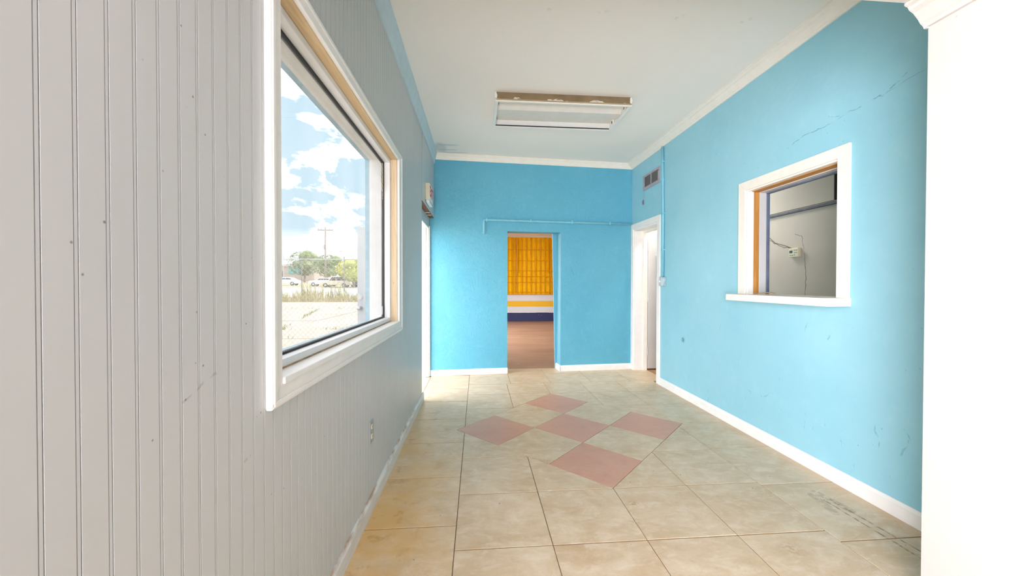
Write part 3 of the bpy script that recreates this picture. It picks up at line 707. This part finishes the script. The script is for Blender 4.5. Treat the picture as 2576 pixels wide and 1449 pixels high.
# ================================================================== EXIT SIGN over the side doorway
ex = thing('exit_sign', (XL, 4.65, 2.13), 'white exit sign with red letters above the side doorway', 'sign')
bx(XL, XL+.042, 4.500, 4.815, 2.140, 2.325).build('housing', M_ivory, ex, bev=.004)
bx(XL+.042, XL+.047, 4.503, 4.812, 2.145, 2.322).build('face_plate', M_white, ex, bev=.002)
bx(XL+.006, XL+.044, 4.505, 4.810, 2.112, 2.140).build('down_light', plain('frosted_lens', (.70, .78, .82), .25), ex, bev=.004)
tc = bpy.data.curves.new('letters', 'FONT'); tc.body = 'EXIT'; tc.size = .165; tc.extrude = .0012; tc.align_x = 'CENTER'; tc.align_y = 'CENTER'; tc.space_character = .92
to = bpy.data.objects.new('tmp', tc); COL.objects.link(to)
bpy.context.view_layer.update()
tm = bpy.data.meshes.new_from_object(to.evaluated_get(bpy.context.evaluated_depsgraph_get())); bpy.data.objects.remove(to)
lo = bpy.data.objects.new('letters', tm); COL.objects.link(lo); tm.materials.clear(); tm.materials.append(M_red); lo.parent = ex
lo.rotation_euler = (math.radians(90), 0, math.radians(90)); lo.location = Vector((XL+.0478, 4.657, 2.235))-ORG[ex.name]; lo['label'] = 'red capital letters'

# ================================================================== CONDUITS, VENT, BOXES
def pipe(name, pts, label, r=.0165):
    t = thing(name, pts[0], label, 'conduit')
    MB().tube(pts, r, 12).build('pipe', M_bluepaint, t, smooth=True); return t
pz = 2.068
def pb(x, z): return (x, yb(x)-.0185, z)
c1 = pipe('conduit', [pb(.084, 1.885), pb(.084, 2.05), pb(.088, 2.062), pb(.10, pz), pb(1.2, pz-.004), pb(XR-.02, pz-.004)], 'thin blue painted conduit running above the back doorway')
for x_ in (.12, .72, 1.30, 1.85): bx(x_-.010, x_+.010, yb(x_)-.038, yb(x_)-.003, pz-.024, pz+.019).build('clip', M_bluepaint, c1, bev=.002)
MB().tube([pb(.084, 1.878), pb(.084, 1.905)], .020, 10).build('coupling', M_bluepaint, c1)
c2 = pipe('conduit', [(XR-.016, 4.585, 1.300), (XR-.016, 4.585, 2.0), (XR-.016, 4.600, 2.5), (XR-.016, 4.612, 2.836)], 'blue painted conduit running down the right wall to the switch box', .0145)
for z_ in (1.62, 2.05, 2.44, 2.66): bx(XR-.033, XR, 4.566+(.02 if z_ > 2.3 else 0), 4.608+(.02 if z_ > 2.3 else 0), z_-.008, z_+.008).build('clip', M_bluepaint, c2, bev=.002)
sb = thing('switch_box', (XR, 4.57, 1.19), 'weathered grey surface switch box beside the doorway', 'switch box')
bx(XR-.048, XR, 4.530, 4.615, 1.190, 1.300).build('box', plain('weathered_grey', (.40, .52, .57), .5, var=.25, sc_=40.), sb, bev=.010, seg=3)
bx(XR-.053, XR-.047, 4.535, 4.612, 1.196, 1.296).build('cover', plain('grey_cover', (.55, .60, .62), .45, var=.12), sb, bev=.004)
MB().tube([(XR-.053, 4.575, 1.245), (XR-.062, 4.575, 1.245), (XR-.066, 4.575, 1.245)], [.012, .010, .006], 12).build('knob', M_white, sb, smooth=True)
for z_ in (1.205, 1.287): MB().tube([(XR-.053, 4.573, z_), (XR-.0555, 4.573, z_)], .004, 8).build('screw', M_tan, sb)

vt = thing('wall_vent', (XR, 4.94, 2.44), 'dusty grey wall vent with pull cord above the right doorway', 'vent')
M_vent = plain('mauve_grey', (.38, .35, .40), .55, var=.12)
for nm, pl in frame_polys(4.700, 5.182, 2.445, 2.640, .042, .034, .038, .028).items(): MB().prism(pl, fX, XR-.014, XR).build('frame', M_vent, vt, bev=.003)
bx(XR-.003, XR-.001, 4.74, 5.15, 2.48, 2.615).build('duct_back', plain('vent_dark', (.17, .17, .16), .9), vt)
for k in range(12):
    z_ = 2.486+k*.0108
    MB().prism([(XR-.012, z_), (XR-.003, z_+.006), (XR-.003, z_+.0075), (XR-.012, z_+.0015)], fY, 4.742, 5.148).build('louvre', plain('vent_louvre', (.34, .335, .32), .6), vt)
bx(XR-.013, XR-.002, 4.938, 4.950, 2.483, 2.612).build('mullion', M_vent, vt)
MB().tube([(XR-.008, 5.165, 2.450), (XR-.010, 5.172, 2.38), (XR-.008, 5.178, 2.325)], .0028, 6).build('cord', M_vent, vt)
MB().tube([(XR-.008, 5.178, 2.33), (XR-.010, 5.180, 2.305), (XR-.009, 5.182, 2.275), (XR-.009, 5.184, 2.262)], [.004, .012, .010, .003], 8).build('tassel', plain('purple_tassel', (.20, .13, .22), .7), vt, smooth=True)
MB().tube([(XR-.014, 4.722, 2.598), (XR-.018, 4.722, 2.598)], .008, 8).build('screw', M_redbrown, vt)

ot = thing('outlet', (XL, 2.217, .365), 'steel covered double outlet low on the beadboard wall', 'outlet')
bx(XL, XL+.006, 2.182, 2.252, .362, .480).build('cover_plate', M_steel, ot, bev=.0025)
for z_ in (.448, .396):
    rc = MB().prism([(2.217+.0165*math.cos(a*math.pi/8)*1.0, z_+max(-.0135, min(.0135, .0175*math.sin(a*math.pi/8)))) for a in range(16)], fX, XL+.006, XL+.0085).build('receptacle', M_ivory, ot)
    for dy in (-.006, .006): bx(XL+.0085, XL+.009, 2.217+dy-.001, 2.217+dy+.001, z_-.003, z_+.006).build('slot', M_dark, rc)
MB().tube([(XL+.006, 2.217, .422), (XL+.0075, 2.217, .422)], .003, 8).build('screw', M_screw, ot)

# hole of the missing outlet: ragged plaster ring, old box inside
hb = thing('outlet_hole', (XR, 4.143, .585), 'broken hole in the blue wall where an outlet is missing', 'hole')
cy_, cz_ = 4.143, .6165
ring_i = [(cy_+(.028+random.uniform(-.004, .005))*math.cos(a*math.pi/8), cz_+(.026+random.uniform(-.004, .004))*math.sin(a*math.pi/8)) for a in range(16)]
ring_o = [(cy_+.046*max(-.8, min(.8, 1.3*math.cos(a*math.pi/8))), cz_+.042*max(-.8, min(.8, 1.3*math.sin(a*math.pi/8)))) for a in range(16)]
mb = MB(); n = 16
for a in range(n):
    b2 = (a+1) % n
    mb.add([(XR-.0015, *ring_o[a]), (XR-.0015, *ring_o[b2]), (XR-.0015, *ring_i[b2]), (XR-.0015, *ring_i[a]), (XR+.02, *ring_i[b2]), (XR+.02, *ring_i[a])], [(0, 1, 2, 3), (3, 2, 4, 5)])
mb.build('plaster_rim', M_blue_r, hb)
bx(XR+.045, XR+.060, 4.109, 4.177, .586, .647).build('box_back', M_brown, hb)
MB().tube([(XR+.030, 4.12, .640), (XR+.028, 4.150, .600), (XR+.035, 4.165, .590)], .009, 8).build('broken_block', plain('raw_wood', (.42, .28, .17), .8), hb)

th = thing('thermostat', (XI, 3.87, 1.49), 'ivory thermostat on the wall inside the pass-through', 'thermostat')
bx(XI-.034, XI, 3.800, 3.925, 1.492, 1.586).build('body', M_ivory, th, bev=.005)
bx(XI-.0355, XI-.034, 3.872, 3.912, 1.535, 1.562).build('screen', M_lcd, th)
for y_, z_ in ((3.845, 1.562), (3.820, 1.562), (3.845, 1.538), (3.820, 1.538), (3.845, 1.515), (3.900, 1.512), (3.875, 1.512)): bx(XI-.0365, XI-.034, y_-.008, y_+.008, z_-.005, z_+.005).build('button', plain('thermo_button', (.34, .31, .25), .5), th, bev=.001)
MB().tube([(XI-.004, 3.915, 1.586), (XI-.006, 3.98, 1.615), (XI-.004, 4.06, 1.640), (XI-.006, 4.15, 1.665), (XI-.004, 4.25, 1.74), (XI-.005, 4.40, 1.80)], .003, 6).build('wire', plain('thermo_wire', (.16, .12, .09), .7), th)

# ================================================================== OUTSIDE
def m_ground(g, bs):
    P = g.pos(); x, y, z = g.sep(P)
    n1 = g.noise(P, .5, 6., .6); n2 = g.noise(P, 4., 6., .65)
    base = g.mix(g.ramp(n1, .3, .7), (.36, .315, .245), (.42, .38, .31)); base = g.mix(g.math('MULTIPLY', g.ramp(n2, .55, .7), .35), base, (.34, .28, .19))
    g.put(bs.inputs['Base Color'], base); bs.inputs['Roughness'].default_value = .9
M_conc = mat('pale_concrete', m_ground)
M_dirt = plain('dry_earth', (.42, .36, .22), .95, var=.2, sc_=2.)
M_road = plain('pale_road', (.52, .51, .48), .9, var=.05, sc_=1.)
def terr(y): return -.17 if y < 40 else -.17+(y-40)*.028
gd = MB()
ys = [-30, -3, 5, 40, 60, 90, 140, 260]
for a, b in zip(ys, ys[1:]):
    gd.add([(-180, a, terr(a)), (WX-.02, a, terr(a)), (WX-.02, b, terr(b)), (-180, b, terr(b))], [(0, 1, 2, 3)])
    if a >= 13.2 or b > 13.2: gd.add([(WX-.02, max(a, 13.2), terr(a)), (120, max(a, 13.2), terr(a)), (120, b, terr(b)), (WX-.02, b, terr(b))], [(0, 1, 2, 3)])
    if b <= -3: gd.add([(WX-.02, a, terr(a)), (120, a, terr(a)), (120, b, terr(b)), (WX-.02, b, terr(b))], [(0, 1, 2, 3)])
gr = struct(gd.build('ground', M_dirt), 'dry earth ground outside the picture window', 'ground')
for i, (x0, x1) in enumerate(((-5.2, -.85), (-10.2, -5.25), (-16.2, -10.25), (-24., -16.25))):
    for (y0, y1) in ((-6., 1.4), (1.44, 7.1), (7.14, 9.2), (9.25, 11.0), (11.06, 13.6), (13.66, 19.8), (19.86, 27.0)):
        o = bx(x0, x1, y0, y1, -.16, -.012+random.uniform(-.008, .008)).build('concrete_slab', M_conc, gr, bev=.01)
struct(MB().add([(-160, 38, -.155), (100, 38, -.155), (100, 62, .46), (-160, 62, .46)], [(0, 1, 2, 3)]).build('road', M_road), 'pale road behind the weed strip', 'road')

# weeds: far strip along the lot and tufts in the slab joints
def blades(name, spots, label, material, h0, h1, wd):
    mb = MB()
    for (x_, y_, z_, k) in spots:
        h = random.uniform(h0, h1)*k; a = random.uniform(0, 6.28); ln = random.uniform(.1, .45)*h
        dx, dy = math.cos(a)*wd, math.sin(a)*wd; lx, ly = random.uniform(-1, 1)*ln, random.uniform(-1, 1)*ln
        mb.add([(x_-dx, y_-dy, z_), (x_+dx, y_+dy, z_), (x_+dx*.7+lx*.4, y_+dy*.7+ly*.4, z_+h*.6), (x_-dx*.7+lx*.4, y_-dy*.7+ly*.4, z_+h*.6), (x_+lx, y_+ly, z_+h)], [(0, 1, 2, 3), (3, 2, 4)])
    o = mb.build(name, material); tag(o, label, 'grass', kind='stuff'); return o
M_straw = plain('straw_grass', (.40, .34, .14), .9, var=.35, sc_=3.)
M_olive = plain('olive_weed', (.27, .29, .08), .9, var=.35, sc_=3.)
sp1 = []; sp2 = []
for _ in range(5200):
    x_ = random.uniform(-26, -1.5); gy = min(4.3, abs(random.gauss(0, 2.))); k = .45+.75*(math.sin(x_*.9)*.5+.5)*random.random()+.2*math.sin(x_*2.7+1)
    if random.random() < .62: sp1.append((x_, 27.4+gy, terr(27), max(.25, k)))
    else: sp2.append((x_, 33.0+gy*.55, terr(27), max(.25, k)))
blades('dry_grass', sp1, 'straw-coloured dry grass along the far edge of the lot', M_straw, .4, 1.25, .02)
blades('weeds', sp2, 'olive green weeds among the dry grass strip', M_olive, .5, 1.7, .028)
sp3 = []
for (p0, p1, n_) in (((-9., 11.02), (-2.2, 11.02), 420), ((-6.9, 11.2), (-6.9, 18.5), 0), ((-5.2, 11.3), (-7.4, 19.6), 420), ((-12, 19.83), (-4, 19.83), 220), ((-5.22, 6), (-5.22, 11), 160), ((-8, 9.22), (-2, 9.22), 110)):
    for _ in range(n_):
        t = random.random(); x_ = p0[0]+(p1[0]-p0[0])*t; y_ = p0[1]+(p1[1]-p0[1])*t
        if math.sin(x_*3.1+y_*1.7)+random.uniform(-.6, .6) > -.2: sp3.append((x_+random.gauss(0, .04), y_+random.gauss(0, .05), -.02, 1))
blades('crack_grass', sp3, 'yellow-green grass growing in the slab cracks', M_olive, .03, .13, .008)

# chain link fence
fy = 6.55
fn = thing('chain_link_fence', (-4, fy, -.02), 'chain link fence standing outside the picture window', 'fence')
M_galv = plain('galvanised', (.50, .51, .52), .5, metal=.3)
wires = MB(); z0, z1, xa, xb = .02, 1.585, -9.0, -.95; pitch = .078
k = xa-(z1-z0)
while k < xb:
    for sgn in (1, -1):
        # line x = k + (z-z0) going right, or mirrored
        pts = []
        if sgn == 1: a0, a1 = (k, z0), (k+(z1-z0), z1)
        else: a0, a1 = (k+(z1-z0), z0), (k, z1)
        def cut_x(a0, a1):
            (x0, q0), (x1, q1) = a0, a1
            if x0 > x1: (x0, q0), (x1, q1) = (x1, q1), (x0, q0)
            if x1 <= xa or x0 >= xb: return None
            if x0 < xa: q0 += (q1-q0)*(xa-x0)/(x1-x0); x0 = xa
            if x1 > xb: q1 = q0+(q1-q0)*(xb-x0)/(x1-x0); x1 = xb
            return (x0, q0), (x1, q1)
        cc = cut_x(a0, a1)
        if cc: wires.tube([(cc[0][0], fy+.004*sgn, cc[0][1]), (cc[1][0], fy+.004*sgn, cc[1][1])], .0019, 3, False)
    k += pitch
o = wires.build('wire_mesh', M_galv, fn); o['kind'] = 'stuff'
MB().tube([(xa, fy, 1.59), (xb, fy, 1.59)], .007, 8).build('top_rail', M_galv, fn)
for x_ in (-1.05, -5.3, -8.0): MB().tube([(x_, fy+.03, -.02), (x_, fy+.03, 1.63)], .020, 8).build('post', M_galv, fn)
for k in range(40): MB().tube([(xb-.1-k*.2, fy, 1.59), (xb-.1-k*.2+.008, fy, 1.645)], .003, 4).build('barb', M_galv, fn)

# taller boundary fence behind the weeds
bf = thing('boundary_fence', (-14, 36.6, terr(36)), 'taller post and rail boundary fence behind the dry weeds', 'fence')
M_fpost = plain('dull_post', (.22, .22, .22), .7)
for k in range(12): MB().tube([(-41+k*3.6+.5, 36.6, terr(36)), (-41+k*3.6+.5, 36.6, 3.55)], .045, 7).build('post', M_fpost, bf)
MB().tube([(-41, 36.6, 3.28), (-.9, 36.6, 3.32)], .035, 7).build('top_rail', M_fpost, bf)
for k in range(48): MB().tube([(-40.6+k*.82, 36.6, 3.3), (-40.6+k*.82+.05, 36.5, 3.68)], .012, 4).build('barb', M_fpost, bf)

# utility pole with street light
px_, py_ = -27.6, 76.; pz_ = terr(py_)
up = thing('utility_pole', (px_, py_, pz_), 'tall wooden utility pole with a street light arm', 'pole')
M_pole = plain('grey_pole', (.30, .28, .25), .9)
MB().tube([(px_, py_, pz_), (px_, py_, 11.4)], [.19, .13], 10).build('shaft', M_pole, up, smooth=True)
bx(px_-1.35, px_+1.35, py_-.08, py_+.08, 10.75, 10.95).build('cross_arm', M_pole, up, bev=.02)
for dx in (-1.25, -.7, .7, 1.25): MB().tube([(px_+dx, py_, 10.95), (px_+dx, py_, 11.18)], [.06, .04], 8).build('insulator', M_pole, up)
MB().tube([(px_, py_, 6.0), (px_+1.2, py_-.3, 6.7), (px_+2.6, py_-.6, 7.0)], .05, 6).build('lamp_arm', M_galv, up)
MB().ico((px_+2.9, py_-.65, 6.98), .22, 2, 0, (1.6, .8, .5)).build('lamp_head', M_galv, up, smooth=True)
MB().tube([(px_-.32, py_-.1, 7.3), (px_-.32, py_-.1, 8.2)], .2, 10).build('transformer', M_galv, up)

# trees far away
def tree(x, y, h, wdt, label, col_, seed):
    random.seed(seed); z = terr(y); t = thing('tree', (x, y, z), label, 'tree', 'trees across the road')
    MB().tube([(x, y, z), (x+.1, y, z+h*.45)], [h*.035, h*.02], 7).build('trunk', M_pole, t)
    core = MB()
    for _ in range(9):
        a = random.uniform(0, 6.28); rr = random.uniform(0, wdt*.62); cz = z+h*random.uniform(.38, .86); s_ = random.uniform(.28, .46)*wdt
        core.ico((x+math.cos(a)*rr, y+math.sin(a)*rr*.8, cz), s_, 2, .10, (1, 1, .8))
    core.build('crown', plain('leaf_%d' % seed, col_, .9, var=.3, sc_=.8), t)
    lv = MB()
    for _ in range(900):
        a = random.uniform(0, 6.28); b = random.uniform(-1, 1); rr = wdt*random.uniform(.75, 1.02); ce_ = math.sqrt(1-b*b)
        c = Vector((x+math.cos(a)*ce_*rr, y+math.sin(a)*ce_*rr, z+h*.62+b*h*.40)); s_ = random.uniform(.08, .2)
        d1_ = Vector((random.gauss(0, 1), random.gauss(0, 1), random.gauss(0, 1))).normalized()*s_; d2_ = d1_.orthogonal().normalized()*s_
        lv.add([c-d1_, c+d2_, c+d1_, c-d2_], [(0, 1, 2, 3)])
    o = lv.build('leaves', plain('leaf_%d' % seed, col_, .9), t); o['kind'] = 'stuff'
tree(-24.5, 80, 4.6, 2.6, 'yellow flowering bushy tree right of the utility pole', (.52, .52, .10), 11)
tree(-19.0, 64, 4.3, 2.2, 'small yellow-green tree beside the open outside door', (.42, .46, .12), 12)
tree(-33.0, 92, 6.0, 3.2, 'dark green tree just left of the utility pole', (.20, .28, .11), 13)
tree(-39.5, 96, 7.0, 3.6, 'grey-green tree standing over the low shop', (.24, .30, .15), 14)
tree(-48.0, 92, 7.6, 4.0, 'broad green tree behind the pylon sign', (.22, .30, .13), 15)
tree(-28.0, 112, 7.2, 4.5, 'hazy green tree farthest behind the utility pole', (.26, .33, .17), 16)
tree(-20.0, 100, 6.4, 4.2, 'dull green tree behind the two parked pale cars', (.24, .30, .14), 17)
tree(-56.0, 93, 7.4, 4.0, 'dark tree at the left edge of the window view', (.20, .27, .12), 18)
random.seed(21)
# distant wooded ridge
rg = MB(); n = 60; prev = None
vs_ = []; fs_ = []
for i in range(n+1):
    x_ = -170+i*4.5; hz = 10.3+1.3*math.sin(i*.31)+.8*math.sin(i*.83+1)+random.uniform(-.5, .5)
    vs_ += [(x_, 190, 2.), (x_, 196, hz), (x_, 240, hz-2)]
for i in range(n):
    for j in range(2): a = i*3+j; fs_.append((a, a+3, a+4, a+1))
rg.add(vs_, fs_); o = rg.build('ridge', plain('hazy_woods', (.40, .47, .42), .95, var=.15, sc_=.4)); struct(o, 'hazy wooded ridge on the horizon', 'hill')

# low shop with a teal sign, and pylon sign
sbd = thing('shop_building', (-50, 104, terr(104)), 'low beige shop with a teal sign across the road', 'building')
zb = terr(104)
bx(-64, -40.5, 104, 118, zb, zb+3.7).build('wall', plain('shop_wall', (.52, .43, .36), .8), sbd)
bx(-64.3, -40.2, 103.7, 118.3, zb+3.7, zb+4.15).build('roof_edge', plain('shop_roof', (.62, .6, .58), .7), sbd)
bx(-46.5, -41.5, 103.8, 104, zb+1.9, zb+3.3).build('fascia_sign', plain('teal_sign', (.10, .45, .42), .5), sbd)
for k in range(4):
    wd_ = bx(-63+k*4.2, -60.6+k*4.2, 103.85, 104, zb+.5, zb+2.6).build('shop_window', plain('shop_glass', (.10, .11, .12), .2), sbd)
    bx(-63.1+k*4.2, -60.5+k*4.2, 103.82, 103.88, zb+2.6, zb+2.75).build('window_head', M_white, wd_)
bx(-57, -50.5, 100, 100.2, zb+3.9, zb+5.8).build('roof_sign', M_white, sbd)
pys = thing('pylon_sign', (-41.5, 84, terr(84)), 'white pylon sign with a lattice top left of the utility pole', 'sign')
zq = terr(84)
for dx in (-1.6, 1.6): MB().tube([(-41.5+dx, 84, zq), (-41.5+dx, 84, zq+10.2)], .12, 8).build('leg', M_galv, pys)
bx(-43.4, -39.6, 83.8, 84.2, zq+4.6, zq+7.0).build('sign_panel', M_white, pys, bev=.03)
for z_ in (7.6, 8.6, 9.6): bx(-43.2, -39.8, 83.95, 84.05, zq+z_, zq+z_+.1).build('lattice_bar', M_galv, pys)
MB().tube([(-38.6, 84, zq), (-38.6, 84, zq+9.4)], .06, 6).build('mast', M_galv, pys)

# cars
def car(x, y, label, col_, suv=False):
    z = terr(y); t = thing('car', (x, y, z), label, 'car', 'cars across the road')
    r = 1.0
    top = 1.72 if suv else 1.42
    body = [(-2.2, .35), (-2.25, .75), (-2.05, .92), (-1.0, 1.0), (1.6, 1.02), (2.15, .92), (2.25, .6), (2.2, .33)]
    cab = [(-1.15, .98), (-.55, top-.03), (-.3, top), (.95 if not suv else 1.7, top), (1.15 if not suv else 1.9, top-.05), (1.75 if not suv else 2.1, 1.0)]
    M_c = plain('car_'+label[:6].replace(' ', '_'), col_, .3, var=.02)
    MB().prism(body, lambda u, v, tt: (x+u, tt, z+v), y-.85, y+.85).build('body', M_c, t, bev=.06)
    MB().prism(cab, lambda u, v, tt: (x+u, tt, z+v), y-.72, y+.72).build('cabin', M_c, t, bev=.05)
    gl = plain('car_glass', (.05, .06, .07), .15)
    q = [(-.88, 1.05), (-.42, top-.12), (.15, top-.12), (.15, 1.05)]
    MB().prism(q, lambda u, v, tt: (x+u, tt, z+v), y-.735, y-.72).build('side_window', gl, t)
    q = [(.22, 1.05), (.22, top-.12), (.90 if not suv else 1.6, top-.12), (1.30 if not suv else 1.75, 1.05)]
    MB().prism(q, lambda u, v, tt: (x+u, tt, z+v), y-.735, y-.72).build('side_window', gl, t)
    for dx in (-1.4, 1.4):
        for dy in (-.86, .70):
            wv = MB().tube([(x+dx, y+dy, z+.33), (x+dx, y+dy+.16, z+.33)], .33, 16).build('wheel', M_black, t)
            MB().tube([(x+dx, y+dy-.012, z+.33), (x+dx, y+dy, z+.33)], .18, 12).build('hub_cap', M_galv, wv)
car(-33.6, 74, 'white sedan parked near the left edge of the window view', (.80, .80, .82))
car(-25.7, 70, 'white sedan parked behind the cream wagon', (.74, .76, .74))
car(-22.3, 66, 'cream estate wagon parked right of the utility pole', (.66, .62, .48), True)
car(-18.7, 68, 'dark grey car parked beside the open outside door', (.16, .17, .18))
